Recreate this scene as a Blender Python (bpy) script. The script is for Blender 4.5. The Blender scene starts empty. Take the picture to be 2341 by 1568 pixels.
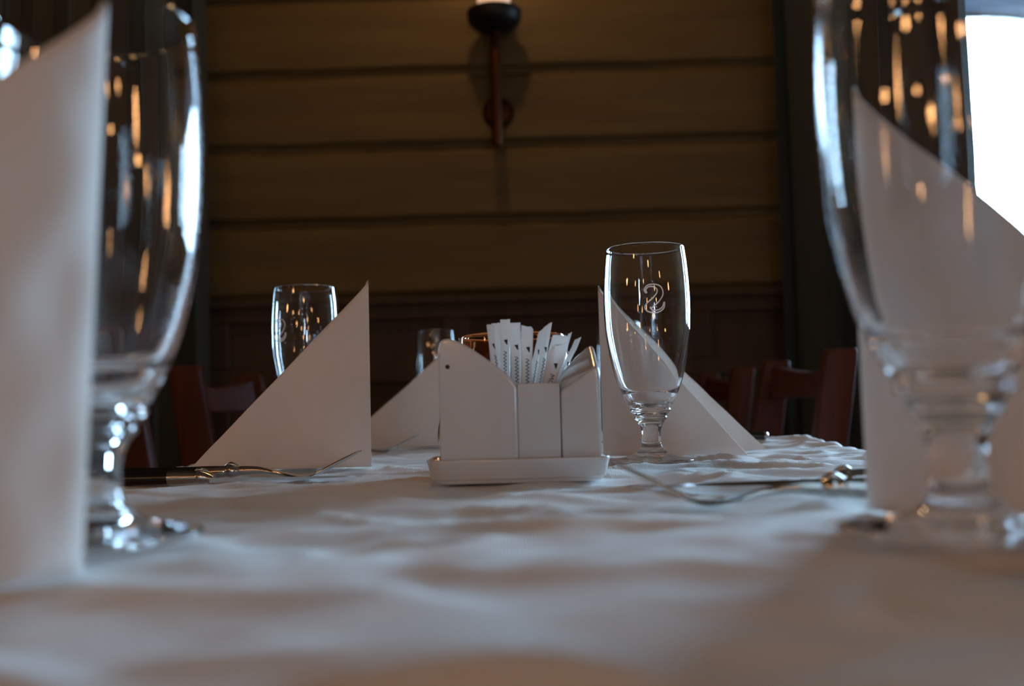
import bpy, bmesh, math, random
from mathutils import Vector, Matrix, noise

random.seed(7)
S = bpy.context.scene
COL = S.collection
PI = math.pi
R = math.radians

# ------------------------------------------------------------------ camera
TZ = 0.75                      # height of the table cloth
cam_d = bpy.data.cameras.new('camera')
cam = bpy.data.objects.new('camera', cam_d)
COL.objects.link(cam)
cam_d.sensor_width = 36.0
cam_d.lens = 36.0
cam_d.clip_start = 0.01
cam_d.dof.use_dof = True
cam_d.dof.focus_distance = 0.80
cam_d.dof.aperture_fstop = 5.6
cam_d.dof.aperture_blades = 7
cam.matrix_world = Matrix.Translation((0, 0, TZ + 0.046)) @ Matrix.Rotation(R(90 + 3.76), 4, 'X') @ Matrix.Rotation(R(-1.5), 4, 'Z')
S.camera = cam

# ------------------------------------------------------------------ light
S.view_settings.view_transform = 'Standard'
S.view_settings.look = 'None'
S.view_settings.gamma = 1
S.view_settings.use_curve_mapping = False
S.view_settings.exposure = 0.0
S.cycles.max_bounces = 18
S.cycles.transmission_bounces = 16
S.cycles.transparent_max_bounces = 16
S.cycles.diffuse_bounces = 4
S.cycles.glossy_bounces = 8
S.cycles.sample_clamp_indirect = 40.0

SKY = 57.0
w = bpy.data.worlds.new('overcast_sky')
S.world = w
w.use_nodes = True
bg = w.node_tree.nodes['Background']
bg.inputs[0].default_value = (0.44, 0.72, 1.0, 1)
bg.inputs[1].default_value = SKY


def lamp(name, loc, power, rad, col=(1.0, 0.56, 0.24)):
    l = bpy.data.lights.new(name, 'POINT')
    l.energy = power
    l.shadow_soft_size = rad
    l.color = col
    o = bpy.data.objects.new(name, l)
    o.location = loc
    COL.objects.link(o)
    return o


def portal(name, loc, rot, sx, sy):
    l = bpy.data.lights.new(name, 'AREA')
    l.shape = 'RECTANGLE'
    l.size = sx
    l.size_y = sy
    l.cycles.is_portal = True
    o = bpy.data.objects.new(name, l)
    o.location = loc
    o.rotation_euler = rot
    COL.objects.link(o)


WALL_Y = 3.0
WX0, WX1, WZ0, WZ1 = 1.30, 2.95, 0.90, 2.30        # window in the back wall, towards the corner
LX0, LX1 = -2.75, -2.35                            # window in the back wall, other side
SY0, SY1, SZ1 = 2.50, 2.80, 1.95                              # window in the side wall
SIDE_X = 3.15
BX0, BX1, BZ0, BZ1, BACK_Y = 1.15, 1.34, 0.80, 1.30, -4.2   # narrow window behind the camera
portal('window_portal', ((WX0 + WX1) / 2, WALL_Y + 0.16, (WZ0 + WZ1) / 2), (R(-90), 0, 0), WX1 - WX0, WZ1 - WZ0)
portal('window_portal', ((LX0 + LX1) / 2, WALL_Y + 0.16, (WZ0 + WZ1) / 2), (R(-90), 0, 0), LX1 - LX0, WZ1 - WZ0)
portal('window_portal', (SIDE_X + 0.16, (SY0 + SY1) / 2, (WZ0 + SZ1) / 2), (0, R(90), 0), SZ1 - WZ0, SY1 - SY0)

portal('window_portal', ((BX0 + BX1) / 2, BACK_Y - 0.14, (BZ0 + BZ1) / 2), (R(90), 0, 0), BX1 - BX0, BZ1 - BZ0)

# warm lamps of the dining room (behind the camera)
lamp('wall_washer_lamp', (-0.08, 2.32, 2.62), 9.5, 0.04)
for p in [(-1.2, -2.0, 1.30), (0.9, -2.3, 1.46), (-0.35, -3.2, 1.28), (2.3, -2.9, 1.95), (-2.4, -2.6, 1.75),
          (0.55, -3.8, 1.36), (-2.4, -0.6, 1.5), (2.5, -0.9, 1.4), (-1.1, -3.9, 1.95), (1.5, -3.5, 1.32), (-1.9, -1.5, 2.05),
          (0.1, -2.2, 1.85)]:
    lamp('wall_lamp', p, 6.6, 0.056, (1.0, 0.49, 0.19))


# ------------------------------------------------------------------ helpers
def link(name, me, mat=None, parent=None):
    o = bpy.data.objects.new(name, me)
    COL.objects.link(o)
    if mat is not None:
        me.materials.append(mat)
    if parent is not None:
        o.parent = parent
    return o


def obj(name, bm, mat, parent=None, smooth=True, bevel=0, seg=3, angle=40):
    bmesh.ops.recalc_face_normals(bm, faces=bm.faces[:])
    me = bpy.data.meshes.new(name)
    bm.to_mesh(me)
    bm.free()
    if smooth:
        for p in me.polygons:
            p.use_smooth = True
    o = link(name, me, mat, parent)
    if bevel:
        m = o.modifiers.new('bevel', 'BEVEL')
        m.width = bevel
        m.segments = seg
        m.limit_method = 'ANGLE'
        m.angle_limit = R(angle)
        m.harden_normals = True
    elif smooth:
        try:
            me.set_sharp_from_angle(angle=R(50))
        except Exception:
            pass
    return o


def thing(name, label, cat, loc=(0, 0, 0), rotz=0, group=None):
    o = bpy.data.objects.new(name, None)
    o.empty_display_size = 0.05
    COL.objects.link(o)
    o.location = loc
    o.rotation_euler = (0, 0, rotz)
    o['label'] = label
    o['category'] = cat
    if group:
        o['group'] = group
    return o


def tag(o, label, cat, group=None, kind=None):
    o['label'] = label
    o['category'] = cat
    if group:
        o['group'] = group
    if kind:
        o['kind'] = kind
    return o


def struct(o):
    o['kind'] = 'structure'
    return o


def dup(root, loc, rotz, label, group=None):
    r = root.copy()
    COL.objects.link(r)
    r.location = loc
    r.rotation_euler = (0, 0, rotz)
    r['label'] = label
    if group:
        r['group'] = group
    for ch in list(root.children):
        c = ch.copy()
        COL.objects.link(c)
        c.parent = r
        for g in ch.children:
            d = g.copy()
            COL.objects.link(d)
            d.parent = c
    return r


def add_box(bm, x0, x1, y0, y1, z0, z1):
    vs = [bm.verts.new((x, y, z)) for z in (z0, z1) for y in (y0, y1) for x in (x0, x1)]
    for f in ((0, 1, 3, 2), (4, 6, 7, 5), (0, 4, 5, 1), (2, 3, 7, 6), (0, 2, 6, 4), (1, 5, 7, 3)):
        bm.faces.new([vs[i] for i in f])


def loft(bm, rings, cap=True, close=True):
    """rings: list of equally long lists of points."""
    vr = [[bm.verts.new(p) for p in r] for r in rings]
    n = len(vr[0])
    for a, b in zip(vr[:-1], vr[1:]):
        for i in range(n if close else n - 1):
            j = (i + 1) % n
            bm.faces.new((a[i], a[j], b[j], b[i]))
    if cap:
        bm.faces.new(vr[0][::-1])
        bm.faces.new(vr[-1])
    return vr


def lathe(bm, prof, n=96):
    """prof: list of (r, z); r == 0 points become poles."""
    rows = []
    for r, z in prof:
        if r < 1e-7:
            rows.append([bm.verts.new((0, 0, z))])
        else:
            rows.append([bm.verts.new((r * math.cos(2 * PI * k / n), r * math.sin(2 * PI * k / n), z)) for k in range(n)])
    for a, b in zip(rows[:-1], rows[1:]):
        for k in range(n):
            j = (k + 1) % n
            if len(a) == 1 and len(b) == 1:
                continue
            if len(a) == 1:
                bm.faces.new((a[0], b[j], b[k]))
            elif len(b) == 1:
                bm.faces.new((a[k], a[j], b[0]))
            else:
                bm.faces.new((a[k], a[j], b[j], b[k]))


def catmull(pts, m=6):
    """dense smooth interpolation of tuples."""
    out = []
    n = len(pts)
    for i in range(n - 1):
        p0 = pts[max(i - 1, 0)]
        p1, p2 = pts[i], pts[i + 1]
        p3 = pts[min(i + 2, n - 1)]
        for k in range(m):
            t = k / m
            out.append(tuple(0.5 * (2 * b + (c - a) * t + (2 * a - 5 * b + 4 * c - d) * t * t + (3 * b - a - 3 * c + d) * t ** 3)
                             for a, b, c, d in zip(p0, p1, p2, p3)))
    out.append(tuple(pts[-1]))
    return out


def interp(tab, x):
    if x <= tab[0][0]:
        return tab[0][1]
    for (a, fa), (b, fb) in zip(tab[:-1], tab[1:]):
        if x <= b:
            return fa + (fb - fa) * (x - a) / (b - a)
    return tab[-1][1]


def sstep(a, b, x):
    t = min(1, max(0, (x - a) / (b - a)))
    return t * t * (3 - 2 * t)


# ------------------------------------------------------------------ materials
def mat(name, col, rough=0.5, metal=0.0, **kw):
    m = bpy.data.materials.new(name)
    m.use_nodes = True
    b = m.node_tree.nodes['Principled BSDF']
    b.inputs['Base Color'].default_value = (*col, 1)
    b.inputs['Roughness'].default_value = rough
    b.inputs['Metallic'].default_value = metal
    for k, v in kw.items():
        b.inputs[k.replace('_', ' ')].default_value = v
    return m


def nodes(m):
    nt = m.node_tree
    return nt, nt.nodes['Principled BSDF'], nt.nodes.new


def vary(m, col2, scale=(1, 1, 1), nscale=6.0, detail=4, bump=0.0, bdist=0.002, lo=0.35, hi=0.65, coords='Object'):
    nt, b, new = nodes(m)
    tc = new('ShaderNodeTexCoord')
    mp = new('ShaderNodeMapping')
    mp.inputs['Scale'].default_value = scale
    nz = new('ShaderNodeTexNoise')
    nz.inputs['Scale'].default_value = nscale
    nz.inputs['Detail'].default_value = detail
    rp = new('ShaderNodeValToRGB')
    rp.color_ramp.elements[0].position = lo
    rp.color_ramp.elements[1].position = hi
    rp.color_ramp.elements[0].color = b.inputs['Base Color'].default_value[:]
    rp.color_ramp.elements[1].color = (*col2, 1)
    L = nt.links.new
    L(tc.outputs[coords], mp.inputs[0])
    L(mp.outputs[0], nz.inputs['Vector'])
    L(nz.outputs['Fac'], rp.inputs[0])
    L(rp.outputs[0], b.inputs['Base Color'])
    if bump:
        bp = new('ShaderNodeBump')
        bp.inputs['Strength'].default_value = bump
        bp.inputs['Distance'].default_value = bdist
        L(nz.outputs['Fac'], bp.inputs['Height'])
        L(bp.outputs[0], b.inputs['Normal'])
    return m


M = {}
M['glass'] = mat('clear_glass', (1, 1, 1), 0.0, Transmission_Weight=1.0, IOR=1.48)
M['etch'] = mat('etched_white', (0.85, 0.85, 0.83), 0.6)
M['amber'] = mat('amber_glass', (0.93, 0.55, 0.32), 0.03, Transmission_Weight=1.0, IOR=1.45)
M['porcelain'] = mat('porcelain', (0.62, 0.615, 0.60), 0.16, Coat_Weight=0.6, Coat_Roughness=0.05)
M['hole'] = mat('hole_dark', (0.02, 0.015, 0.012), 0.8)
M['steel'] = mat('steel', (0.50, 0.48, 0.45), 0.17, 1.0)
M['handle'] = mat('black_handle', (0.012, 0.011, 0.011), 0.22)
M['ink'] = mat('black_ink', (0.015, 0.015, 0.02), 0.6)
M['chair'] = vary(mat('red_brown_wood', (0.085, 0.019, 0.009), 0.5, Specular_IOR_Level=0.25), (0.055, 0.012, 0.006), (30, 30, 3), 3.0, 5, 0.1, 0.0006)
M['plank'] = vary(mat('tan_painted_plank', (0.132, 0.094, 0.031), 0.65), (0.100, 0.068, 0.021), (0.8, 1, 9), 2.2, 6, 0.15, 0.002)
M['panel'] = vary(mat('dark_panel_wood', (0.055, 0.031, 0.017), 0.7), (0.040, 0.022, 0.012), (14, 1, 1.2), 2.5, 5, 0.1, 0.001)
M['curtain'] = vary(mat('grey_green_curtain', (0.036, 0.043, 0.037), 0.95), (0.028, 0.034, 0.030), (60, 60, 60), 4, 2, 0.1, 0.001)
M['iron'] = mat('black_iron', (0.018, 0.015, 0.013), 0.45, 0.6)
M['copper'] = mat('dark_copper', (0.085, 0.032, 0.016), 0.45, 1.0)
M['wax'] = mat('candle_wax', (0.85, 0.72, 0.6), 0.5, Subsurface_Weight=0.3, Emission_Color=(1.0, 0.6, 0.38, 1), Emission_Strength=0.6)
M['floor'] = vary(mat('floor_boards', (0.12, 0.07, 0.04), 0.5), (0.09, 0.05, 0.03), (12, 1, 1), 2, 5)
M['plaster'] = vary(mat('room_plaster', (0.13, 0.085, 0.05), 0.9), (0.11, 0.07, 0.04), (1, 1, 1), 4, 4)
M['frame'] = mat('window_frame_paint', (0.30, 0.26, 0.21), 0.5)
M['tablewood'] = vary(mat('table_wood', (0.16, 0.07, 0.035), 0.4), (0.11, 0.045, 0.022), (2, 20, 2), 3, 4)


def mix_translucent(name, col, t, rough=0.8, bump=None):
    m = mat(name, col, rough)
    nt, b, new = nodes(m)
    tr = new('ShaderNodeBsdfTranslucent')
    tr.inputs['Color'].default_value = (*col, 1)
    mx = new('ShaderNodeMixShader')
    mx.inputs[0].default_value = t
    out = nt.nodes['Material Output']
    L = nt.links.new
    L(b.outputs[0], mx.inputs[1])
    L(tr.outputs[0], mx.inputs[2])
    L(mx.outputs[0], out.inputs['Surface'])
    if bump:
        sc, st, dist = bump
        tc = new('ShaderNodeTexCoord')
        nz = new('ShaderNodeTexNoise')
        nz.inputs['Scale'].default_value = sc
        nz.inputs['Detail'].default_value = 3
        bp = new('ShaderNodeBump')
        bp.inputs['Strength'].default_value = st
        bp.inputs['Distance'].default_value = dist
        L(tc.outputs['Object'], nz.inputs['Vector'])
        L(nz.outputs['Fac'], bp.inputs['Height'])
        L(bp.outputs[0], b.inputs['Normal'])
    return m


M['napkin'] = mix_translucent('paper_napkin', (0.87, 0.83, 0.79), 0.10, 0.75, (900, 0.25, 0.0004))
M['blind'] = mix_translucent('blind_cloth', (0.50, 0.58, 0.66), 0.10, 0.8)
M['sachet'] = mix_translucent('glossy_paper', (0.93, 0.92, 0.90), 0.42, 0.28, (260, 0.5, 0.0012))

# cloth: weave as bump
m = mat('white_table_linen', (0.87, 0.86, 0.85), 0.62)
nt, b, new = nodes(m)
L = nt.links.new
tc = new('ShaderNodeTexCoord')
wx = new('ShaderNodeTexWave')
wx.inputs['Scale'].default_value = 260
wx.bands_direction = 'X'
wx.inputs['Distortion'].default_value = 1.0
wy = new('ShaderNodeTexWave')
wy.inputs['Scale'].default_value = 200
wy.bands_direction = 'Y'
wy.inputs['Distortion'].default_value = 1.5
ad = new('ShaderNodeMath')
ad.operation = 'ADD'
bp = new('ShaderNodeBump')
bp.inputs['Strength'].default_value = 0.35
bp.inputs['Distance'].default_value = 0.0004
L(tc.outputs['Object'], wx.inputs['Vector'])
L(tc.outputs['Object'], wy.inputs['Vector'])
L(wx.outputs['Fac'], ad.inputs[0])
L(wy.outputs['Fac'], ad.inputs[1])
L(ad.outputs[0], bp.inputs['Height'])
L(bp.outputs[0], b.inputs['Normal'])
M['linen'] = m

# window pane: thin sheet, mostly clear with a fresnel reflection
m = bpy.data.materials.new('window_pane')
m.use_nodes = True
nt = m.node_tree
nt.nodes.clear()
new = nt.nodes.new
out = new('ShaderNodeOutputMaterial')
tr = new('ShaderNodeBsdfTransparent')
gl = new('ShaderNodeBsdfGlossy')
gl.inputs['Roughness'].default_value = 0.0
fr = new('ShaderNodeFresnel')
fr.inputs['IOR'].default_value = 1.3
mx = new('ShaderNodeMixShader')
nt.links.new(fr.outputs[0], mx.inputs[0])
nt.links.new(tr.outputs[0], mx.inputs[1])
nt.links.new(gl.outputs[0], mx.inputs[2])
nt.links.new(mx.outputs[0], out.inputs['Surface'])
M['pane'] = m

# ------------------------------------------------------------------ room shell
RX0, RX1, RY0, CEIL = -3.0, SIDE_X, -4.2, 2.75
TH = 0.16
bm = bmesh.new()
add_box(bm, RX0 - TH, RX1 + TH, RY0 - TH, WALL_Y + TH, -0.1, 0)
struct(obj('floor', bm, M['floor'], smooth=False))
bm = bmesh.new()
add_box(bm, RX0 - TH, RX1 + TH, RY0 - TH, WALL_Y + TH, CEIL, CEIL + 0.1)
struct(obj('ceiling', bm, M['plaster'], smooth=False))
bm = bmesh.new()
add_box(bm, RX0 - TH, RX0, RY0, WALL_Y + TH, 0, CEIL)
struct(obj('wall_left', bm, M['plaster'], smooth=False))
bm = bmesh.new()
for (x0, x1, z0, z1) in ((RX0, BX0, 0, CEIL), (BX1, RX1, 0, CEIL), (BX0, BX1, 0, BZ0), (BX0, BX1, BZ1, CEIL)):
    add_box(bm, x0, x1, RY0 - TH, RY0, z0, z1)
struct(obj('wall_rear', bm, M['plaster'], smooth=False))
bm = bmesh.new()
add_box(bm, RX1, RX1 + TH, RY0, SY0, 0, CEIL)
add_box(bm, RX1, RX1 + TH, SY1, WALL_Y + TH, 0, CEIL)
add_box(bm, RX1, RX1 + TH, SY0, SY1, 0, WZ0)
add_box(bm, RX1, RX1 + TH, SY0, SY1, SZ1, CEIL)
struct(obj('wall_right', bm, M['plaster'], smooth=False))

# back wall: broad horizontal boards with uneven dark joints
PITCH, Z_TRIM = 0.2253, 1.135
joints = [Z_TRIM + PITCH * k for k in range(-6, 9)]


def plank_depth(x, z):
    best = 9
    for k, j in enumerate(joints):
        jj = j + 0.0025 * noise.noise((x * 3.1 + 0.37, k * 7.3 + 0.41, 0.2)) + 0.003 * noise.noise((x * 11, k * 3.7, 4.2))
        best = min(best, abs(z - jj))
    g = 0.020 * (1 - sstep(0.007, 0.020, best))
    return g + 0.0022 * math.sin(best / PITCH * 2 * PI) * -1


def plank_sheet(bm, x0, x1, z0, z1, dx=0.045, dz=0.0055):
    nx = max(2, int((x1 - x0) / dx) + 1)
    nz = max(2, int((z1 - z0) / dz) + 1)
    g = []
    for i in range(nz + 1):
        z = z0 + (z1 - z0) * i / nz
        g.append([bm.verts.new((x0 + (x1 - x0) * k / nx, WALL_Y + plank_depth(x0 + (x1 - x0) * k / nx, z), z)) for k in range(nx + 1)])
    for i in range(nz):
        for k in range(nx):
            bm.faces.new((g[i][k], g[i][k + 1], g[i + 1][k + 1], g[i + 1][k]))


bm = bmesh.new()
plank_sheet(bm, -1.3, WX0, 0.9, CEIL)
plank_sheet(bm, LX1, -1.3, 0.9, CEIL, 0.3, 0.02)
plank_sheet(bm, LX0, LX1, WZ1, CEIL, 0.3, 0.02)
plank_sheet(bm, WX0, WX1, WZ1, CEIL, 0.3, 0.02)
plank_sheet(bm, RX0, LX0, 0, CEIL, 0.3, 0.02)
plank_sheet(bm, WX1, RX1, 0, CEIL, 0.3, 0.02)
plank_sheet(bm, LX0, LX1, 0, WZ0, 0.3, 0.02)
plank_sheet(bm, WX0, WX1, 0, WZ0, 0.3, 0.02)
plank_sheet(bm, LX1, WX0, 0, 0.9, 0.3, 0.02)
# solid core behind the boards
for (x0, x1, z0, z1) in ((LX1, WX0, 0, CEIL), (LX0, LX1, WZ1, CEIL), (WX0, WX1, WZ1, CEIL), (RX0, LX0, 0, CEIL),
                         (WX1, RX1, 0, CEIL), (LX0, LX1, 0, WZ0), (WX0, WX1, 0, WZ0)):
    add_box(bm, x0, x1, WALL_Y + 0.026, WALL_Y + TH, z0, z1)
struct(obj('wall_back', bm, M['plank']))

# panelled wainscot of the pier
bm = bmesh.new()
PX0, PX1 = -1.6, WX0 - 0.02
zt = Z_TRIM - 0.004
add_box(bm, PX0, PX1, WALL_Y - 0.012, WALL_Y + 0.01, 0.0, zt - 0.03)
add_box(bm, PX0, PX1, WALL_Y - 0.030, WALL_Y - 0.012, zt - 0.062, zt - 0.02)
add_box(bm, PX0, PX1, WALL_Y - 0.030, WALL_Y - 0.012, 0.885, 0.935)
add_box(bm, PX0, PX1, WALL_Y - 0.030, WALL_Y - 0.012, 0.0, 0.14)
for k in range(5):
    x = PX0 + 0.03 + (PX1 - PX0 - 0.06) * k / 4
    for (a, b_) in ((0.14, 0.885), (0.935, zt - 0.062)):
        add_box(bm, x - 0.04, x + 0.04, WALL_Y - 0.030, WALL_Y - 0.012, a, b_)
add_box(bm, PX0, PX1, WALL_Y - 0.042, WALL_Y + 0.01, zt - 0.02, zt)
struct(obj('trim_wainscot', bm, M['panel'], smooth=False, bevel=0.004))


def window(n, x0, x1, side=False, zt=WZ1):
    e = bpy.data.objects.new('window_%d' % n, None)
    COL.objects.link(e)
    e['kind'] = 'structure'
    bm = bmesh.new()

    def bx(a, b_, z0, z1, t0=0.05, t1=0.11):
        if side:
            add_box(bm, SIDE_X + t0, SIDE_X + t1, a, b_, z0, z1)
        else:
            add_box(bm, a, b_, WALL_Y + t0, WALL_Y + t1, z0, z1)
    f = 0.05
    bx(x0, x0 + f, WZ0, zt)
    bx(x1 - f, x1, WZ0, zt)
    bx(x0 + f, x1 - f, WZ0, WZ0 + f)
    bx(x0 + f, x1 - f, zt - f, zt)
    xm = (x0 + x1) / 2 + 0.1
    bx(xm - 0.02, xm + 0.02, WZ0 + f, zt - f, 0.06, 0.10)
    obj('window_frame', bm, M['frame'], e, smooth=False, bevel=0.004)
    bm = bmesh.new()
    bx(x0 + f, x1 - f, WZ0 + f, zt - f, 0.078, 0.0785)
    bm2 = bm
    obj('window_pane', bm2, M['pane'], e, smooth=False)
    bm = bmesh.new()
    bx(x0 - 0.02, x1 + 0.02, WZ0 - 0.03, WZ0, -0.06, 0.05)
    obj('window_sill', bm, M['frame'], e, smooth=False, bevel=0.006)
    return e


window(1, WX0, WX1)
window(2, LX0, LX1)
window(3, SY0, SY1, True, SZ1)

e4 = bpy.data.objects.new('window_4', None)
COL.objects.link(e4)
e4['kind'] = 'structure'
bm = bmesh.new()
for (x0, x1, z0, z1) in ((BX0, BX0 + 0.02, BZ0, BZ1), (BX1 - 0.02, BX1, BZ0, BZ1), (BX0 + 0.02, BX1 - 0.02, BZ0, BZ0 + 0.02), (BX0 + 0.02, BX1 - 0.02, BZ1 - 0.02, BZ1)):
    add_box(bm, x0, x1, RY0 - 0.10, RY0 - 0.04, z0, z1)
obj('window_frame', bm, M['frame'], e4, smooth=False, bevel=0.003)
bm = bmesh.new()
add_box(bm, BX0 + 0.02, BX1 - 0.02, RY0 - 0.071, RY0 - 0.070, BZ0 + 0.02, BZ1 - 0.02)
obj('window_pane', bm, M['pane'], e4, smooth=False)

# pale blind drawn a little way down in the window near the corner
bd = thing('window_blind', 'pale blue translucent blind drawn down over the top of the bright window', 'blind', ((WX0 + WX1) / 2, WALL_Y + 0.03, WZ1))
bm = bmesh.new()
hw = (WX1 - WX0) / 2 - 0.01
prof = []
for k in range(41):
    z = -0.02 - 0.33 * k / 40
    prof.append((0.004 * math.sin(k * 0.9) + 0.002 * math.sin(k * 2.3), z))
rings = [[(-hw, y, z), (hw, y, z), (hw, y + 0.0012, z), (-hw, y + 0.0012, z)] for y, z in prof]
loft(bm, rings)
obj('blind_cloth', bm, M['blind'], bd)
bm = bmesh.new()
add_box(bm, -hw, hw, -0.010, 0.012, -0.362, -0.348)
obj('bottom_bar', bm, M['frame'], bd, smooth=False, bevel=0.003)
bm = bmesh.new()
loft(bm, [[(x, 0.014 * math.cos(2 * PI * k / 16), -0.016 + 0.014 * math.sin(2 * PI * k / 16)) for k in range(16)] for x in (-hw, hw)])
obj('roller', bm, M['frame'], bd)


# curtains
def curtain(x0, x1, yc, label, seed, amp=0.035, waves=7.5):
    n = 260
    bm = bmesh.new()
    rows = []
    for z, k in ((0.04, 1.1), (0.6, 1.05), (1.0, 1.0), (1.5, 1.0), (2.0, 0.95), (2.4, 0.85), (2.58, 0.7)):
        row = []
        for i in range(n + 1):
            t = i / n
            x = x0 + (x1 - x0) * t
            ph = t * waves * 2 * PI + 1.3 * noise.noise((t * 4, seed, z * 0.25)) + 0.15 * math.sin(z * 1.7 + seed)
            y = yc + k * amp * (math.sin(ph) + 0.35 * noise.noise((t * 9, seed + 3, z * 0.4)))
            x += 0.012 * math.sin(2 * ph) + 0.012 * (1 if t > 0.5 else -1) * (1.0 - z) * 0.3
            row.append((x, y))
        rows.append((z, row))
    rings = []
    for z, row in rows:
        rings.append([(x, y, z) for x, y in row] + [(x, y + 0.003, z) for x, y in reversed(row)])
    loft(bm, rings)
    t = thing('curtain', label, 'curtain')
    obj('curtain_cloth', bm, M['curtain'], t)
    bm = bmesh.new()
    zz, r_ = 2.60, 0.014
    loft(bm, [[(x, yc + r_ * math.cos(2 * PI * k / 16), zz + r_ * math.sin(2 * PI * k / 16)) for k in range(16)] for x in (x0 - 0.08, x1 + 0.08)])
    obj('curtain_rod', bm, M['iron'], t)
    return t


curtain(0.775, 1.375, WALL_Y - 0.11, 'dark grey green curtain hanging beside the bright window', 2.0, 0.042, waves=4.2)
curtain(-2.22, -0.860, WALL_Y - 0.11, 'dark pleated curtain behind the glass and tall napkin in front', 5.0, 0.016, waves=11)

# ------------------------------------------------------------------ wall sconce
sc = thing('wall_sconce', 'dark iron candle sconce with a long rod on the boarded wall', 'wall light', (-0.027, WALL_Y - 0.10, 1.935))
bm = bmesh.new()
lathe(bm, [(0, -0.040), (0.03, -0.040), (0.058, -0.034), (0.074, -0.020), (0.0795, 0.0), (0.0795, 0.014), (0.076, 0.016), (0.072, 0.006), (0.05, 0.0), (0, 0.0)], 64)
obj('drip_pan', bm, M['iron'], sc)
bm = bmesh.new()
lathe(bm, [(0, 0.0005), (0.047, 0.0005), (0.048, 0.004), (0.048, 0.17), (0.045, 0.176), (0.01, 0.172), (0, 0.170)], 48)
obj('candle', bm, M['wax'], sc)
bm = bmesh.new()
loft(bm, [[(r_ * math.cos(2 * PI * k / 24), r_ * math.sin(2 * PI * k / 24), z) for k in range(24)] for z, r_ in
          ((-0.038, 0.012), (-0.05, 0.0155), (-0.2, 0.0155), (-0.365, 0.0165), (-0.378, 0.014), (-0.382, 0.006))])
obj('rod', bm, M['copper'], sc)
bm = bmesh.new()
lathe(bm, [(0, 0.0), (0.047, 0.0), (0.047, 0.006), (0.04, 0.014), (0.02, 0.02), (0.0, 0.021)], 48)
bmesh.ops.rotate(bm, verts=bm.verts[:], cent=(0, 0, 0), matrix=Matrix.Rotation(R(90), 3, 'X'))
bmesh.ops.translate(bm, verts=bm.verts[:], vec=(0.004, 0.10, -0.255))
obj('wall_rose', bm, M['copper'], sc)
bm = bmesh.new()
loft(bm, [[(0.009 * math.cos(2 * PI * k / 16), y, -0.255 + 0.009 * math.sin(2 * PI * k / 16)) for k in range(16)] for y in (0.0, 0.085)])
obj('arm', bm, M['copper'], sc)
lamp('sconce_flame', (-0.027, WALL_Y - 0.10, 1.935 + 0.235), 0.25, 0.02, (1.0, 0.55, 0.22))

# ------------------------------------------------------------------ table and cloth
TX0, TX1, TY0, TY1 = -0.345, 0.347, -0.22, 2.10


def cloth_z(x, y):
    """height of the cloth over TZ."""
    z = 0.0022 * noise.noise((x * 6.0, y * 7.0, 1.7))
    wx_ = x + 0.02 * noise.noise((x * 9, y * 9, 7.7))
    wy_ = y + 0.02 * noise.noise((x * 9, y * 9, 3.1))
    k = 0.8 + 0.2 * sstep(-0.05, 0.25, x) * sstep(0.4, 0.8, y)
    z += 0.0066 * max(0, 1 - 2.6 * abs(noise.noise((wx_ * 7.0 + 3, wy_ * 13.0, 0.3)))) ** 2 * (0.5 + 0.6 * noise.noise((x * 4, y * 4, 9)))
    z += k * 0.0036 * max(0, 1 - 3.0 * abs(noise.noise((wx_ * 13.0 + 4 * y, wy_ * 24.0, 5.3)))) ** 2
    z += k * 0.0032 * noise.noise((wx_ * 24.0, wy_ * 34.0, 8.1))
    z += k * 0.0010 * noise.noise((wx_ * 50.0, wy_ * 75.0, 2.3))
    z += -0.0030 + 0.0010 * (1 - sstep(0.30, 0.55, y)) + 0.0030 * math.exp(-((x - 0.14) ** 2 + (y - 0.30) ** 2) / 0.012)
    z += 0.0030 * math.exp(-(x ** 2 / 0.005 + (y - 0.665) ** 2 / 0.0028))
    z -= 0.001 * math.exp(-((x + 0.15) ** 2 + (y - 0.9) ** 2) / 0.03)
    z -= 0.0025 * math.exp(-((x - 0.14) ** 2 + (y - 0.93) ** 2) / 0.02)
    z += 0.002 * math.exp(-((x - 0.30) ** 2 + (y - 1.15) ** 2) / 0.02)
    return z


tab = thing('dining_table', 'long dark wooden dining table hidden under the white cloth', 'table', (0, (TY0 + TY1) / 2, 0))
bm = bmesh.new()
hy = (TY1 - TY0) / 2
add_box(bm, TX0 + 0.014, TX1 - 0.014, -hy + 0.014, hy - 0.014, TZ - 0.042, TZ - 0.013)
obj('tabletop', bm, M['tablewood'], tab, smooth=False, bevel=0.004)
for sx in (-0.28, 0.28):
    for sy in (-hy + 0.1, hy - 0.1):
        bm = bmesh.new()
        add_box(bm, sx - 0.035, sx + 0.035, sy - 0.035, sy + 0.035, 0, TZ - 0.042)
        obj('leg', bm, M['tablewood'], tab, smooth=False, bevel=0.004)

# the cloth: fine grid on top, rounded fold over the edge, hanging drop
DROP = 0.20
RAD = 0.012


def cloth_axis(a, b_, step, near=None):
    """positions along one axis in arc length: list of (flat coord, out, down)."""
    res = []
    arc = RAD * PI / 2
    for s in (DROP, DROP * 0.75, DROP * 0.5, DROP * 0.25, 0.0):
        res.append((a, -1, s, 1.0))
    for k in (3, 2, 1):
        res.append((a, -1, 0, k / 4.0))
    n = int((b_ - a) / step)
    for k in range(n + 1):
        res.append((a + RAD + (b_ - a - 2 * RAD) * k / n, 0, 0, 0))
    for k in (1, 2, 3):
        res.append((b_, 1, 0, k / 4.0))
    for s in (0.0, DROP * 0.25, DROP * 0.5, DROP * 0.75, DROP):
        res.append((b_, 1, s, 1.0))
    return res


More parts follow.
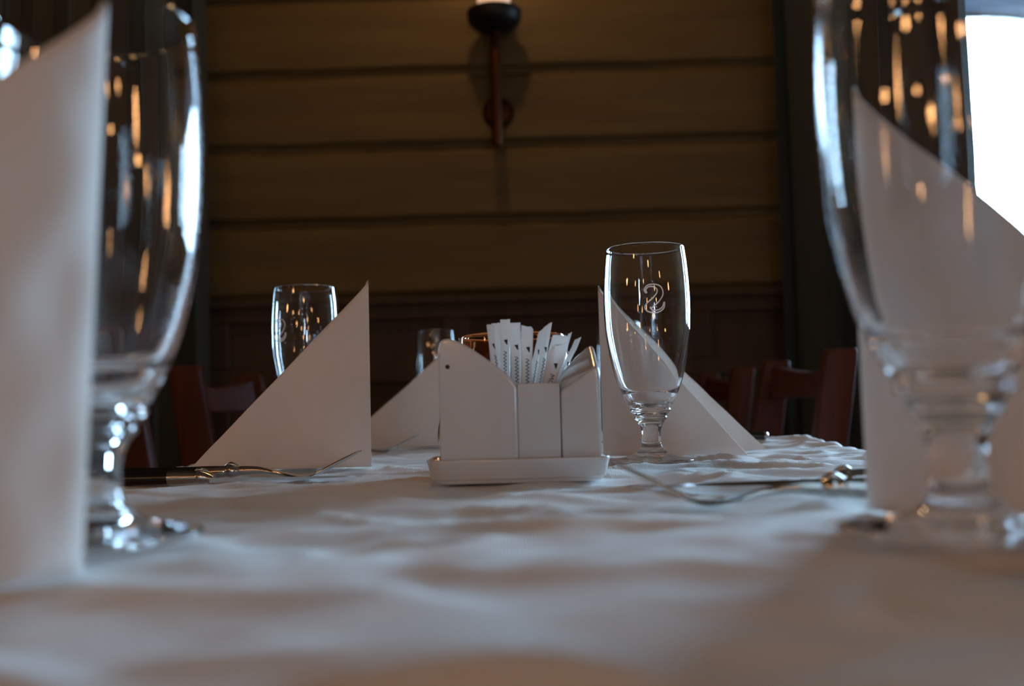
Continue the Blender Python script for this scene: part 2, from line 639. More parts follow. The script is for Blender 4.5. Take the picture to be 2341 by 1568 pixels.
def axis_pos(e, a, b_):
    c, sgn, s, k = e
    if sgn == 0:
        return c, 0.0
    th = k * PI / 2
    base = a + RAD if sgn < 0 else b_ - RAD
    return base + sgn * RAD * math.sin(th), RAD * (1 - math.cos(th)) + s


ax = cloth_axis(TX0, TX1, 0.0042)
ay = cloth_axis(TY0, TY1, 0.0048)
bm = bmesh.new()
grid = []
for ey in ay:
    py, dy = axis_pos(ey, TY0, TY1)
    row = []
    for ex in ax:
        px, dx = axis_pos(ex, TX0, TX1)
        z = TZ + cloth_z(px, py) - max(dx, dy)
        wob = 0.010 * noise.noise((px * 7, py * 7, 3.0)) * sstep(0.02, 0.2, max(dx, dy))
        ox = px + (ex[1] * (0.004 + wob + min(dx, dy) * 0.15) if dx > 0.01 else 0)
        oy = py + (ey[1] * (0.004 + wob + min(dx, dy) * 0.15) if dy > 0.01 else 0)
        row.append(bm.verts.new((ox, oy, z)))
    grid.append(row)
for i in range(len(ay) - 1):
    for k in range(len(ax) - 1):
        bm.faces.new((grid[i][k], grid[i][k + 1], grid[i + 1][k + 1], grid[i + 1][k]))
cl = obj('tablecloth', bm, M['linen'])
tag(cl, 'crumpled white linen tablecloth spread over the dining table', 'tablecloth')


def on_cloth(x, y, r=0.03):
    """height where something flat-footed rests."""
    return TZ + max(cloth_z(x + r * math.cos(a), y + r * math.sin(a)) for a in [k * PI / 4 for k in range(8)])


# ------------------------------------------------------------------ beer glasses
OUT = [(36.0, 2.0), (36.1, 2.7), (34, 3.5), (26, 4.9), (18, 7.0), (12.2, 10.6), (9.1, 14.8), (8.3, 20.5), (8.5, 27), (10.2, 32.6), (12.4, 36.3)]
OUT2 = [(12.4, 36.3), (13.6, 37.2), (14.0, 38.4), (13.7, 39.6)]
OUT3 = [(13.7, 39.6), (15.6, 42.4), (17.0, 43.6), (17.3, 45.0), (16.9, 46.2)]
OUT4 = [(16.9, 46.2), (19.6, 50.5), (22.8, 56.6), (24.9, 61.7), (28.8, 72.5), (32.8, 90), (35.7, 109), (36.6, 120), (37.0, 135), (36.6, 151.5), (35.3, 170), (33.7, 183.0)]
INN = [(33.5, 183.5), (33.1, 183.6), (32.75, 183.1), (34.3, 170), (35.55, 151.5), (35.9, 135), (35.4, 119), (34.3, 108), (31.1, 90), (26.9, 73.5), (23.3, 64.5)]
INN2 = [(23.3, 64.5), (21.6, 61.6), (19.8, 59.9)]
INN3 = [(19.8, 59.9), (17.6, 55.5), (14.0, 51.3), (8.0, 48.6), (0, 48.0)]


def glass_profile():
    p = [(0, 1.6), (20, 1.3), (28.0, 0.3), (30.0, 0.0), (32.0, 0.4), (35.0, 1.5)]
    for seg in (OUT, OUT2, OUT3, OUT4, INN, INN2, INN3):
        d = catmull(seg, 5)
        p += d if p[-1] != d[0] else d[1:]
    return [(max(0, r) / 1000, z / 1000) for r, z in p]


SPINE = [(540, 600, 5), (527, 570, 7), (560, 535, 9), (615, 533, 13), (662, 558, 24), (670, 610, 31), (632, 665, 33), (578, 712, 33), (548, 745, 27),
         (585, 778, 13), (648, 778, 11), (697, 745, 9), (712, 695, 4)]


def outer_r(z):
    tab_ = sorted([(zz / 1000, r / 1000) for r, zz in catmull(OUT4, 5)])
    return interp(tab_, z)


def logo_bm(phi0, far=False):
    """outlined S-shaped scroll, drawn as a fine raised line on the outside of the bowl."""
    sp = catmull(SPINE, 6)
    k = 0.0858e-3
    left, right = [], []
    for i, (x, y, w_) in enumerate(sp):
        a = sp[max(0, i - 1)]
        c = sp[min(len(sp) - 1, i + 1)]
        tx, ty = c[0] - a[0], c[1] - a[1]
        ln = math.hypot(tx, ty) or 1
        nx, ny = -ty / ln, tx / ln
        left.append((x + nx * w_, y + ny * w_))
        right.append((x - nx * w_, y - ny * w_))
    loop = left + right[::-1]
    pts = [((x - 612) * k, -(y - 655) * k) for x, y in loop]
    n = len(pts)
    bm = bmesh.new()
    hwid = 0.00055
    rings = []
    for i, (x, y) in enumerate(pts):
        a, c = pts[i - 1], pts[(i + 1) % n]
        tx, ty = c[0] - a[0], c[1] - a[1]
        ln = math.hypot(tx, ty) or 1
        nx, ny = -ty / ln, tx / ln
        q = []
        for u, h in ((-1, 0.00002), (-0.6, 0.00016), (0.6, 0.00016), (1, 0.00002)):
            xx, zz = x + nx * hwid * u, 0.1365 + y + ny * hwid * u
            r = outer_r(zz) + h
            ph = phi0 + xx / r
            q.append((r * math.sin(ph), (1 if far else -1) * r * math.cos(ph), zz))
        rings.append(q)
    loft(bm, rings + [rings[0]], cap=False, close=True)
    bmesh.ops.remove_doubles(bm, verts=bm.verts[:], dist=1e-7)
    return bm


GP = glass_profile()
bm = bmesh.new()
lathe(bm, GP, 128)
bmesh.ops.recalc_face_normals(bm, faces=bm.faces[:])
glass_me = bpy.data.meshes.new('glass_body')
bm.to_mesh(glass_me)
bm.free()
for p in glass_me.polygons:
    p.use_smooth = True
glass_me.materials.append(M['glass'])


def beer_glass(x, y, phi, label, logo=True):
    t = thing('beer_glass', label, 'glass', (x, y, on_cloth(x, y, 0.034) + 0.0002), 0, 'stemmed beer glasses on the table')
    o = bpy.data.objects.new('glass_body', glass_me)
    COL.objects.link(o)
    o.parent = t
    if logo:
        l = obj('etched_logo', logo_bm(R(phi)), M['etch'], t)
        l['label'] = 'white etched scroll like a mirrored S'
    return t


beer_glass(0.1165, 0.875, 2, 'clear stemmed beer glass standing beside the white porcelain cruet set')
beer_glass(-0.2225, 1.103, -36, 'clear beer glass half hidden behind the sharp upright napkin with cutlery before it')
beer_glass(-0.1455, 0.357, -3, 'large blurred beer glass close behind the nearest tall napkin at the edge')
beer_glass(0.1345, 0.313, 62, 'large blurred beer glass nearest the bright window, a napkin behind it')
beer_glass(-0.128, 1.74, 150, 'small distant beer glass behind the slumped napkin beyond the cruet set', False)
beer_glass(0.182, 1.76, 150, 'distant beer glass mostly hidden behind the open folded napkin', False)


# ------------------------------------------------------------------ napkins
def napkin(x, y, dir1, dir2, h, base, label, base2=None, lean=0.0, curve=0.0, bow=0.004, crease=1.0, thick=0.0011, sag=0.0, seed=0.0):
    """two triangular leaves meeting in an upright fold; dir = direction of each leaf on the table in degrees."""
    bm = bmesh.new()
    ns, nt_ = 34, 30
    a1, a2 = R(dir1), R(dir2)
    d1 = Vector((math.cos(a1), math.sin(a1), 0))
    d2 = Vector((math.cos(a2), math.sin(a2), 0))
    n1 = Vector((-d1.y, d1.x, 0))
    n2 = Vector((-d2.y, d2.x, 0))
    if n1.dot(d2) < 0:
        n1 = -n1                      # towards the other leaf
    if n2.dot(d1) < 0:
        n2 = -n2
    rows = []
    fold = 0.0035
    cols = [(-1, s) for s in [1 - k / ns for k in range(ns)]] + [(0, 0)] + [(1, s) for s in [k / ns for k in range(1, ns + 1)]]
    for j in range(nt_ + 1):
        tz = j / nt_
        row = []
        for side, s in cols:
            d, nrm, sg = (d1, n1, 1) if side <= 0 else (d2, n2, -1)
            ss = s * (base if side <= 0 or base2 is None else base2)
            top = h * (1 - s) + 0.0006
            top *= 1 - 0.03 * math.sin(PI * s) * sag
            z = top * tz
            wv = bow * math.sin(PI * min(1, s * 1.05)) * (1 - 0.5 * tz)
            wv += crease * 0.0022 * noise.noise((s * 3 + seed, z * 18 + side, seed)) * sstep(0, 0.12, s)
            wv += crease * 0.0012 * noise.noise((s * 8 + seed * 2, z * 40, 4 + side)) * sstep(0, 0.12, s)
            dd = Matrix.Rotation(R(curve) * s, 3, 'Z') @ d if side <= 0 else d
            p = dd * ss - nrm * wv
            # rounded fold
            rr = fold * math.exp(-ss / 0.004)
            p += (d1 + d2) * 0.5 * rr
            p.x += lean * z
            row.append(bm.verts.new((p.x, p.y, z)))
        rows.append(row)
    for j in range(nt_):
        for i in range(len(cols) - 1):
            bm.faces.new((rows[j][i], rows[j][i + 1], rows[j + 1][i + 1], rows[j + 1][i]))
    o = obj('folded_napkin', bm, M['napkin'])
    o.location = (x, y, on_cloth(x, y, 0.02) + (0.0012 if sag else 0.0004))
    md = o.modifiers.new('thickness', 'SOLIDIFY')
    md.thickness = thick
    md.offset = 0
    md.use_even_offset = False
    tag(o, label, 'napkin', 'folded paper napkins on the table')
    return o


napkin(-0.119, 0.873, 181, 158, 0.1585, 0.157, 'sharp white triangular napkin standing upright behind the fork and knife')
napkin(0.0800, 0.965, -22, 15, 0.160, 0.136, 'white napkin standing open in two leaves behind the glass by the cruet set', 0.172, seed=2.0, bow=0.002)
napkin(-0.1195, 0.291, 227, 195, 0.163, 0.18, 'tall blurred napkin cut off by the edge, nearest the camera', lean=0.045, curve=-28, crease=2.2, bow=0.008, seed=4.0, thick=0.0014)
napkin(0.1330, 0.400, -42, -10, 0.165, 0.165, 'blurred napkin behind the large glass nearest the bright window', seed=6.0, bow=0.006, thick=0.0014)
napkin(-0.075, 1.30, 186, 150, 0.131, 0.150, 'slumped distant napkin showing behind the pierced porcelain shaker', seed=8.0, bow=0.014, sag=1.0)

# ------------------------------------------------------------------ porcelain cruet set
CX, CY = 0.0020, 0.672          # middle of the tray
CZ = on_cloth(CX, CY, 0.05)


def rrect(hx, hy_, r, n=8, cx=0.0, cy=0.0):
    pts = []
    for (sx, sy, a0) in ((1, 1, 0), (-1, 1, 90), (-1, -1, 180), (1, -1, 270)):
        for k in range(n + 1):
            a = R(a0 + 90 * k / n)
            pts.append((cx + sx * (hx - r) + r * math.cos(a), cy + sy * (hy_ - r) + r * math.sin(a)))
    return pts


bm = bmesh.new()
rings = []
HX, HY = 0.0580, 0.036
for (inset, z) in ((0.012, 0.0), (0.0060, 0.0), (0.0052, 0.0008), (0.0048, 0.0022), (0.0034, 0.0026), (0.0026, 0.0036), (0.0006, 0.0128), (0.0, 0.0140), (0.0002, 0.0150), (0.0010, 0.0154),
                   (0.0022, 0.0150), (0.0030, 0.0140), (0.0042, 0.0085), (0.0056, 0.0078), (0.02, 0.0078)):
    rings.append([(x, y, z) for x, y in rrect(HX - inset, HY - inset, max(0.004, 0.014 - inset * 0.5))])
loft(bm, rings)
tr_ = obj('serving_tray', bm, M['porcelain'])
tr_.location = (CX, CY, CZ)
tag(tr_, 'low white porcelain tray under the shakers and the sachet holder', 'tray')

FZ = CZ + 0.0080                # tray floor
FY = CY - 0.0275                # front plane of the pieces


def extrude_profile(bm, prof, y0, y1, front_drop=0.0):
    """prof: xz outline, counter-clockwise; y0 = front."""
    zmax = max(p[1] for p in prof)
    f = [bm.verts.new((x, y0, z - (front_drop * sstep(0.03, zmax, z)))) for x, z in prof]
    bk = [bm.verts.new((x, y1, z)) for x, z in prof]
    n = len(prof)
    bm.faces.new(f)
    bm.faces.new(bk[::-1])
    for i in range(n):
        j = (i + 1) % n
        bm.faces.new((f[i], bk[i], bk[j], f[j]))


X0 = -0.0488


def soften(o, it):
    for p in o.data.polygons:
        p.use_smooth = True
    m_ = o.modifiers.new('body', 'REMESH')
    m_.mode = 'VOXEL'
    m_.voxel_size = 0.0009
    m_.use_smooth_shade = True
    m_ = o.modifiers.new('glaze', 'SMOOTH')
    m_.factor = 0.5
    m_.iterations = it


# pierced shaker (wide, low towards the holder)
sh = thing('salt_shaker', 'wide white porcelain shaker with two pouring holes and a falling curved top', 'shaker', (CX, FY, FZ))
top = catmull([(X0, 0.0755), (X0 + 0.0012, 0.0812), (X0 + 0.0045, 0.0834), (X0 + 0.009, 0.0828), (X0 + 0.0175, 0.0790), (X0 + 0.0285, 0.0715), (X0 + 0.039, 0.0635), (X0 + 0.0455, 0.0575), (X0 + 0.0495, 0.0515)], 5)
prof = [(X0, 0), (X0 + 0.0495, 0)] + top[::-1]
bm = bmesh.new()
extrude_profile(bm, prof, 0, 0.0215)
soften(obj('shaker_body', bm, M['porcelain'], sh), 9)


def hole(parent, x, y, z, r, rot):
    bm = bmesh.new()
    lathe(bm, [(0, -0.004), (r, -0.004), (r, 0.00025), (r * 0.8, 0.00030), (0, 0.00030)], 24)
    bmesh.ops.rotate(bm, verts=bm.verts[:], cent=(0, 0, 0), matrix=Matrix.Rotation(R(90), 3, 'X'))
    bmesh.ops.rotate(bm, verts=bm.verts[:], cent=(0, 0, 0), matrix=Matrix.Rotation(rot, 3, 'Z'))
    bmesh.ops.translate(bm, verts=bm.verts[:], vec=(x, y, z))
    obj('pouring_hole', bm, M['hole'], parent)


hole(sh, X0 + 0.0058, 0.0, 0.0655, 0.0014, 0)
hole(sh, X0 + 0.0006, 0.0011, 0.0730, 0.0013, R(-55))

# sachet holder: open L-shaped box, its low front between the shakers
hd = thing('sachet_holder', 'low open porcelain holder full of sugar sachets between the two shakers', 'holder', (CX, FY, FZ))
hx0, hx1, hxb, hyb, hym = X0 + 0.0493, X0 + 0.0760, X0 + 0.027, 0.052, 0.0225
outl = [(hx0, 0.0), (hx1, 0.0), (hx1, hyb), (hxb, hyb), (hxb, hym), (hx0, hym)]
wl = 0.0022
inl = [(hx0 + wl, wl), (hx1 - wl, wl), (hx1 - wl, hyb - wl), (hxb + wl, hyb - wl), (hxb + wl, hym + wl), (hx0 + wl, hym + wl)]
hz = 0.0540
bm = bmesh.new()
loft(bm, [[(x, y, 0) for x, y in outl], [(x, y, hz) for x, y in outl], [(x, y, hz) for x, y in inl], [(x, y, 0.003) for x, y in inl]])
obj('holder_body', bm, M['porcelain'], hd, bevel=0.0009, seg=3, angle=30)

# second shaker, narrow, top sloping to holder and front
sp_ = thing('pepper_shaker', 'narrow white porcelain shaker with a bright rounded peak beside the upright glass', 'shaker', (CX, FY, FZ))
xr0, xr1 = X0 + 0.0763, X0 + 0.1018
top = catmull([(xr0, 0.0550), (xr0 + 0.0012, 0.0595), (xr0 + 0.006, 0.0650), (xr0 + 0.013, 0.0722), (xr0 + 0.0195, 0.0777), (xr0 + 0.0228, 0.0793), (xr0 + 0.0246, 0.0782), (xr1, 0.0750)], 5)
prof = [(xr0, 0), (xr1, 0)] + top[::-1]
bm = bmesh.new()
extrude_profile(bm, prof, 0, 0.036, 0.016)
soften(obj('shaker_body', bm, M['porcelain'], sp_), 22)


# sugar sachets
def stroke(bm, pts, w_, fy):
    """flat polyline stroke in the xz plane."""
    for (a, c) in zip(pts[:-1], pts[1:]):
        tx, tz = c[0] - a[0], c[1] - a[1]
        ln = math.hypot(tx, tz)
        nx, nz = -tz / ln * w_ / 2, tx / ln * w_ / 2
        bm.faces.new([bm.verts.new((p[0] + fy(p[1])[0], fy(p[1])[1], p[1])) for p in ((a[0] - nx, a[1] - nz), (c[0] - nx, c[1] - nz), (c[0] + nx, c[1] + nz), (a[0] + nx, a[1] + nz))])


def sachet(bx, by, tx, ty, tz, wid, label, torn=0, twist=0.0, curl=0.0, prnt='W', seed=0, bend=0.0):
    """bottom at (bx, by, floor) and top at (tx, ty, tz): local z runs along the stick."""
    fl = FZ + 0.0034
    p0 = Vector((bx, by, fl))
    p1 = Vector((tx, ty, tz))
    ln = (p1 - p0).length
    zax = (p1 - p0).normalized()
    xax = Vector((math.cos(twist), math.sin(twist), 0))
    xax = (xax - zax * xax.dot(zax)).normalized()
    yax = zax.cross(xax)
    mw = Matrix((xax, yax, zax)).transposed().to_4x4()
    mw.translation = p0
    rnd = random.Random(seed)
    t = thing('sugar_sachet', label, 'sugar sachet', group='sugar sachets in the holder')
    t.matrix_world = mw
    hw_ = wid / 2
    bm = bmesh.new()
    rings = []
    N = 28
    n = 40

    def cy(z):
        u = z / ln
        return curl * max(0, (u - 0.6) / 0.4) ** 2

    def th(z):
        u = z / ln
        return 0.0022 * sstep(0.0, 0.10, u) * (1 - sstep(0.70, 0.90, u)) + 0.00018
    for i in range(n + 1):
        z = ln * i / n
        ring = []
        for k in range(N):
            a = 2 * PI * k / N
            c, s_ = math.cos(a), math.sin(a)
            x = hw_ * (abs(c) ** 0.8) * (1 if c > 0 else -1) * (1 - 0.10 * th(z) / 0.0022)
            y = th(z) * s_ + cy(z) + 0.0009 * noise.noise((x * 330, z * 150, seed)) * sstep(0.55, 0.85, i / n) * (0.5 if s_ < 0 else 0.6)
            x += bend * max(0, (i / n - 0.5) / 0.5) ** 2
            zz = z
            if i == n:
                zz += 0.0006 * noise.noise((x * 900, 0, seed))
                if torn:
                    zz += torn * (x / hw_) * 0.5 + 0.0012 * noise.noise((x * 600, 3, seed))
            ring.append((x, y, zz))
        rings.append(ring)
    loft(bm, rings)
    obj('paper_sleeve', bm, M['sachet'], t)
    # print: a wedge mark and a run of zigzag lettering along the stick
    bm = bmesh.new()
    ztop = ln - (0.0125 + 0.004 * rnd.random()) - (-0.002 if prnt == 'O' else 0)
    x0 = hw_ * 0.15
    s = min(1.0, wid / 0.0072)

    def yy(z):
        return bend * max(0, (z / ln - 0.5) / 0.5) ** 2, -th(z) - 0.00035 + cy(z)
    if prnt:
        z = ztop
        bm.faces.new([bm.verts.new((x0 + a * s + yy(z + c)[0], yy(z + c)[1], z + c)) for a, c in ((-0.0012, 0), (0.0013, 0.0004), (0.0013, -0.0034), (0.0006, -0.0030))])
        z0 = z - (0.0062 if prnt == 'O' else 0.0075)
        if prnt == 'W':
            zz = z0
            pts = []
            k = 0
            while zz > z0 - 0.0175:
                pts.append((x0 + (0.0011 if k % 2 else -0.0011) * s, zz))
                zz -= 0.00115
                k += 1
            stroke(bm, pts, 0.00045, yy)
        else:                         # the letters O and M, written up the stick
            m_ = [(-0.0013, 0), (0.0013, -0.0004), (-0.0004, -0.0014), (0.0013, -0.0024), (-0.0013, -0.0028)]
            stroke(bm, [(x0 + a * 1.1, z0 - 0.0012 + c * 1.1) for a, c in m_], 0.00045, yy)
            oo = [(0.0013 * math.sin(2 * PI * k / 16), 0.0015 * math.cos(2 * PI * k / 16)) for k in range(17)]
            stroke(bm, [(x0 + a, z0 - 0.0066 + c) for a, c in oo], 0.00045, yy)
        pr = obj('print', bm, M['ink'], t, smooth=False)
        pr['label'] = 'black printed lettering'
    return t


K = 0.2875e-3                        # metres per pixel at the holder, used only for the measured list below


def px(x):
    return (x - 1170.5) * K


def pz(y, x=1190):
    return TZ + 0.046 + (938 - 0.026 * (x - 1170) - y) * K


yb, yf = FY + 0.036, FY + 0.011
sach = [
    # top x, top y, base x, depth at base, depth at top, width, label, torn, twist, curl, print
    (1121, 741, 1146, yb, yb - 0.006, 0.0050, 'leftmost white sugar sachet of the upright bunch, seen narrow', 0, 0.5, 0, 'W'),
    (1134, 735, 1148, yb + 0.006, yb + 0.004, 0.0060, 'white sugar sachet tucked behind the tallest one of the bunch', 0, 0.1, 0, ''),
    (1155, 728, 1152, yb - 0.002, yb - 0.002, 0.0070, 'tallest white sugar sachet, near the start of the bunch', 0, -0.25, 0.001, 'W'),
    (1178, 738, 1178, yb - 0.006, yb - 0.009, 0.0074, 'broad upright sugar sachet before the dark slit in the bunch', 0, 0.0, 0, 'W'),
    (1206, 748, 1192, yb - 0.010, yb - 0.013, 0.0080, 'broad sugar sachet just after the dark slit, leaning slightly', -0.002, 0.05, 0, 'W'),
    (1241, 750, 1166, yb + 0.004, yb + 0.004, 0.0042, 'thin pointed sugar sachet at the start of the leaning bunch', 0.005, 0.5, 0, 'W', 0),
    (1257, 741, 1188, yb - 0.004, yb - 0.004, 0.0056, 'torn sugar sachet with the highest tip of the leaning bunch', 0.006, 0.4, 0.002, 'W', 0),
    (1278, 768, 1206, yb - 0.010, yb - 0.010, 0.0110, 'wide leaning sugar sachet with a curled open top', 0.001, 0.1, -0.004, '', 0.001),
    (1274, 792, 1202, yf + 0.006, yf + 0.004, 0.0094, 'front sugar sachet showing the letters OM, top curling over', 0.004, 0.0, -0.004, 'O', 0.001),
    (1306, 763, 1208, yb - 0.002, yb - 0.002, 0.0040, 'thin sugar sachet with a small flared tip, leaning', 0.002, 0.9, 0.002, 'W', 0.002),
    (1306, 781, 1206, yf + 0.030, yf + 0.030, 0.0046, 'most steeply leaning sugar sachet, beside the narrow shaker', 0.003, 0.6, 0.003, 'W', 0.0075),
]
for i, (txp, typ, bxp, y0_, y1_, wd, lb, torn, tw, cu, pr) in enumerate([q[:11] for q in sach]):
    sachet(px(bxp), y0_, px(txp), y1_, pz(typ, txp), wd, lb, torn, tw, cu, pr, seed=i * 3 + 1, bend=sach[i][11] if len(sach[i]) > 11 else 0)

# ------------------------------------------------------------------ amber votive glass behind the set
VX, VY = 0.0, 0.775
bm = bmesh.new()
prof = catmull([(0.036, 0.0), (0.047, 0.003), (0.0555, 0.014), (0.0578, 0.025), (0.0550, 0.042), (0.0485, 0.064), (0.0428, 0.084), (0.0408, 0.0985)], 5)
inn = catmull([(0.0400, 0.0992), (0.0392, 0.0982), (0.0411, 0.084), (0.0468, 0.064), (0.0533, 0.042), (0.0558, 0.026), (0.0536, 0.0155), (0.045, 0.006), (0.03, 0.0045), (0, 0.004)], 5)
lathe(bm, [(0, 0.0)] + prof + inn, 96)
vt = obj('candle_glass', bm, M['amber'])
vt.location = (VX, VY, on_cloth(VX, VY, 0.035) + 0.0030)
tag(vt, 'amber tinted glass candle bowl behind the white porcelain cruet set', 'candle holder')


# ------------------------------------------------------------------ cutlery
def section(x, z, hw_, hh, n=12, p=0.7):
    pts = []
    for k in range(n):
        a = 2 * PI * k / n
        c, s_ = math.cos(a), math.sin(a)
        pts.append((x, hw_ * abs(c) ** p * (1 if c > 0 else -1), z + hh * abs(s_) ** p * (1 if s_ > 0 else -1)))
    return pts


def sweep(tab_, m=4, n=12, p=0.7):
    """tab_: rows of (x, z, half width, half height)."""
    bm = bmesh.new()
    loft(bm, [section(*r, n=n, p=p) for r in catmull(tab_, m)])
    return bm


def make_fork(label, loc, rotz, group):
    """tip of the tines at x = 0, handle towards +x; curves up at the tines."""
    t = thing('fork', label, 'fork', loc, rotz, group)
    bm = bmesh.new()
    rings = [section(*r, n=12, p=0.6) for r in catmull([(0.030, 0.0050, 0.0105, 0.0009), (0.037, 0.0020, 0.0115, 0.0010), (0.047, 0.0020, 0.0100, 0.0011), (0.058, 0.0038, 0.0060, 0.0016), (0.068, 0.0060, 0.0038, 0.0022),
                                                         (0.077, 0.0075, 0.0036, 0.0028), (0.088, 0.0076, 0.0042, 0.0034), (0.094, 0.0074, 0.0040, 0.0034)], 4)]
    loft(bm, rings)
    obj('fork_head', bm, M['steel'], t)
    for k in range(4):
        y = -0.0088 + 0.00587 * k
        tb = catmull([(0.0, 0.0200, 0.0008, 0.0006), (0.010, 0.0150, 0.0013, 0.0011), (0.022, 0.0090, 0.0016, 0.0013), (0.0315, 0.0043, 0.0018, 0.0013)], 3)
        bm = bmesh.new()
        loft(bm, [[(p[0], p[1] * 1.0 + y, p[2]) for p in section(*r, n=10, p=0.7)] for r in tb])
        obj('tine', bm, M['steel'], t)
    bo = obj('bolster', sweep([(0.092, 0.0073, 0.0040, 0.0034), (0.0945, 0.0074, 0.0056, 0.0042), (0.098, 0.0076, 0.0066, 0.0052), (0.102, 0.0073, 0.0052, 0.0042), (0.105, 0.0071, 0.0058, 0.0044), (0.118, 0.0066, 0.0068, 0.0050), (0.124, 0.0064, 0.0070, 0.0050)], 4), M['steel'], t)
    obj('ornament', sweep([(0.093, 0.0110, 0.0012, 0.0008), (0.0955, 0.0120, 0.0030, 0.0014), (0.0985, 0.0128, 0.0036, 0.0018), (0.1015, 0.0118, 0.0026, 0.0014), (0.104, 0.0106, 0.0010, 0.0008)], 4), M['steel'], bo)
    obj('handle', sweep([(0.1238, 0.0064, 0.0070, 0.0050), (0.150, 0.0062, 0.0072, 0.0052), (0.180, 0.0062, 0.0080, 0.0055), (0.206, 0.0062, 0.0088, 0.0058), (0.2125, 0.0060, 0.0080, 0.0050), (0.214, 0.0060, 0.0050, 0.0030)], 4), M['handle'], t)
    return t


def make_knife(label, loc, rotz, group):
    t = thing('knife', label, 'knife', loc, rotz, group)
    bm = bmesh.new()
    rings = []
    for x, yb_, yt, th in catmull([(0.0, 0.0010, 0.0020, 0.0003), (0.010, -0.0040, 0.0042, 0.0005), (0.030, -0.0078, 0.0062, 0.0008), (0.07, -0.0090, 0.0072, 0.0011), (0.100, -0.0086, 0.0070, 0.0014), (0.109, -0.0070, 0.0068, 0.0020)], 4):
        z = 0.0030 + 0.012 * 0
        rings.append([(x, yb_, z - 0.0001), (x, yt, z - th), (x, yt, z + th), (x, yb_, z + 0.0001)])
    loft(bm, rings)
    obj('blade', bm, M['steel'], t)
    bo = obj('bolster', sweep([(0.107, 0.0036, 0.0066, 0.0026), (0.112, 0.0046, 0.0064, 0.0040), (0.117, 0.0052, 0.0072, 0.0050), (0.120, 0.0052, 0.0062, 0.0044), (0.133, 0.0054, 0.0074, 0.0050), (0.140, 0.0054, 0.0076, 0.0050)], 4), M['steel'], t)
    obj('ornament', sweep([(0.112, 0.0092, 0.0014, 0.0006), (0.1150, 0.0104, 0.0028, 0.0011), (0.118, 0.0108, 0.0032, 0.0013), (0.121, 0.0098, 0.0016, 0.0008)], 4), M['steel'], bo)
    h = obj('handle', sweep([(0.1398, 0.0054, 0.0076, 0.0050), (0.17, 0.0054, 0.0080, 0.0052), (0.20, 0.0056, 0.0090, 0.0054), (0.226, 0.0056, 0.0092, 0.0054), (0.2325, 0.0056, 0.0080, 0.0044), (0.234, 0.0056, 0.0050, 0.0025)], 4), M['handle'], t)
    obj('end_cap', sweep([(0.2300, 0.0056, 0.0085, 0.0050), (0.2335, 0.0056, 0.0084, 0.0048), (0.2362, 0.0056, 0.0060, 0.0034), (0.2366, 0.0056, 0.0030, 0.0016)], 3), M['steel'], t)
    return t


CG = 'cutlery laid on the cloth'


def cz(x, y):
    v = sorted(cloth_z(x + 0.02 * k, y) for k in range(-5, 6))
    return TZ + v[7] + 0.0002


make_fork('black handled fork in front of the sharp triangular napkin', (-0.1185, 0.785, cz(-0.20, 0.785)), R(180 - 1.5), CG)
make_knife('black handled knife lying along the fork before the sharp triangular napkin', (-0.112, 0.752, cz(-0.2, 0.752)), R(180 + 1), CG)
make_fork('fork with curved tines between the cruet set and the blurred big glass', (0.0475, 0.478, cz(0.12, 0.478)), R(-2), CG)
make_knife('knife lying flat just beyond the fork with the big curved tines', (0.060, 0.560, cz(0.15, 0.56)), R(-2), CG)
make_knife('distant knife lying before the slumped napkin', (-0.108, 1.255, cz(-0.2, 1.255)), R(180), CG)
make_fork('distant fork lying before the slumped napkin', (-0.112, 1.205, cz(-0.2, 1.205)), R(180), CG)
make_knife('knife whose bright handle end peeps out beyond the two-leaved napkin', (0.050, 1.16, cz(0.16, 1.16)), R(1), CG)


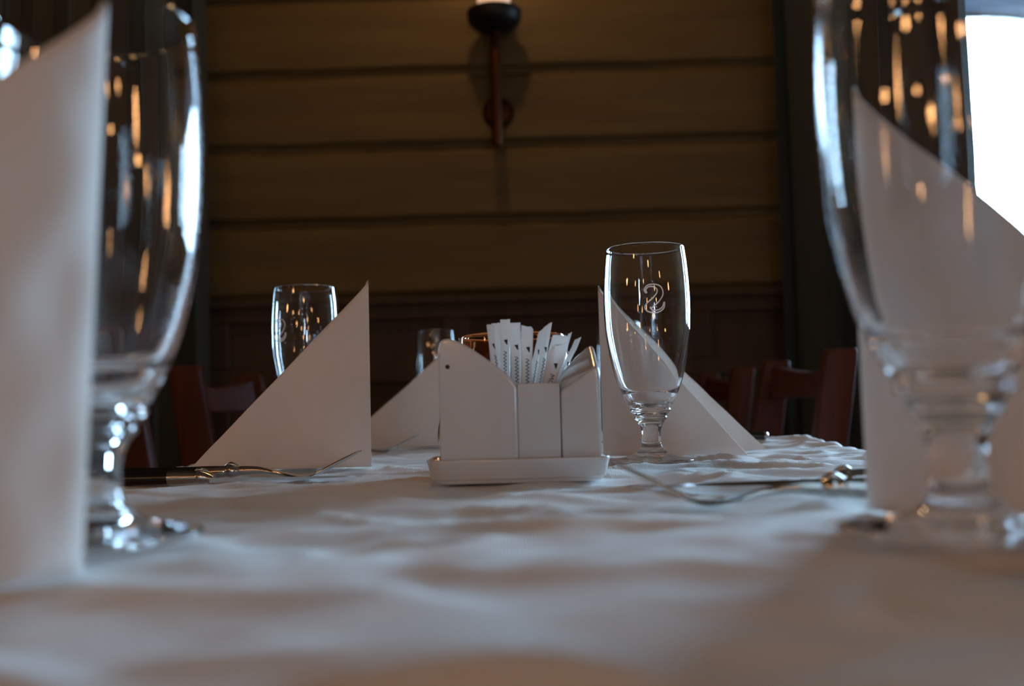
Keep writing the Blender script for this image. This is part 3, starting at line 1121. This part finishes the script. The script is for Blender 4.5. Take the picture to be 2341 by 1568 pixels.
# ------------------------------------------------------------------ chairs
def make_chair(label):
    """sitter faces -x; posts lean back towards +x."""
    t = thing('dining_chair', label, 'chair', (0, 0, 0), 0, 'dining chairs along the table')
    W = 0.19

    def post_x(z):
        return 0.0 + (max(0, z - 0.44)) * 0.165 - (0.06 * max(0, (0.44 - z) / 0.44)) * -1
    for s in (-1, 1):
        bm = bmesh.new()
        rings = []
        for z, d in ((0.0, 0.036), (0.2, 0.040), (0.42, 0.048), (0.55, 0.052), (0.70, 0.052), (0.80, 0.051), (0.866, 0.050), (0.873, 0.047), (0.876, 0.040)):
            x = post_x(z)
            rings.append([(x + a, s * W + b_, z) for a, b_ in rrect(d / 2, 0.0145, 0.005, 3)])
        loft(bm, rings)
        obj('back_post', bm, M['chair'], t)

    def rail(z0, z1, bow, arch, name):
        bm = bmesh.new()
        rings = []
        for k in range(17):
            u = -1 + 2 * k / 16
            y = u * (W - 0.012)
            zt_ = z1 - arch * (1 - u * u)
            zb_ = z0
            xo = bow * (1 - u * u)
            ring = []
            for zz in (zb_, zb_ + (zt_ - zb_) * 0.5, zt_):
                ring.append((post_x(zz) + xo - 0.010, y, zz))
            for zz in (zt_, zb_ + (zt_ - zb_) * 0.5, zb_):
                ring.append((post_x(zz) + xo + 0.010, y, zz))
            rings.append(ring)
        loft(bm, rings)
        obj(name, bm, M['chair'], t, bevel=0.003)
    rail(0.806, 0.866, 0.026, 0.018, 'crest_rail')
    rail(0.63, 0.675, 0.026, 0.0, 'slat')
    rail(0.53, 0.575, 0.022, 0.0, 'slat')
    bm = bmesh.new()
    loft(bm, [[(x, y, z) for x, y in rrect(0.205 - i, 0.205 - i, 0.03, 5, -0.205, 0)] for z, i in ((0.425, 0.006), (0.428, 0.002), (0.447, 0.0), (0.452, 0.006))])
    obj('seat', bm, M['chair'], t)
    for s in (-1, 1):
        bm = bmesh.new()
        loft(bm, [[(-0.375 + a, s * 0.17 + b_, z) for a, b_ in rrect(d, d, 0.005, 3)] for z, d in ((0, 0.014), (0.425, 0.02))])
        obj('leg', bm, M['chair'], t)
        bm = bmesh.new()
        add_box(bm, -0.36, post_x(0.2), s * 0.17 - 0.008, s * 0.17 + 0.008, 0.19, 0.215)
        obj('stretcher', bm, M['chair'], t, smooth=False, bevel=0.003)
    return t


XR = 0.425
c0 = make_chair('red brown wooden chair beside the dark curtain, pushed to the table side')
c0.location = (XR, 1.74, 0)
dup(c0, (XR, 2.40, 0), 0, 'further red brown chair half hidden behind the two-leaved napkin', 'dining chairs along the table')
dup(c0, (-XR, 1.74, 0), PI, 'red brown chair with a rounded post behind the sharp triangular napkin', 'dining chairs along the table')
dup(c0, (-XR, 2.40, 0), PI, 'chair farthest back whose post shows beyond the sharp triangular napkin', 'dining chairs along the table')
dup(c0, (-XR, 1.09, 0), PI, 'nearest chair, one pale lit post showing behind the stem of the blurred glass', 'dining chairs along the table')
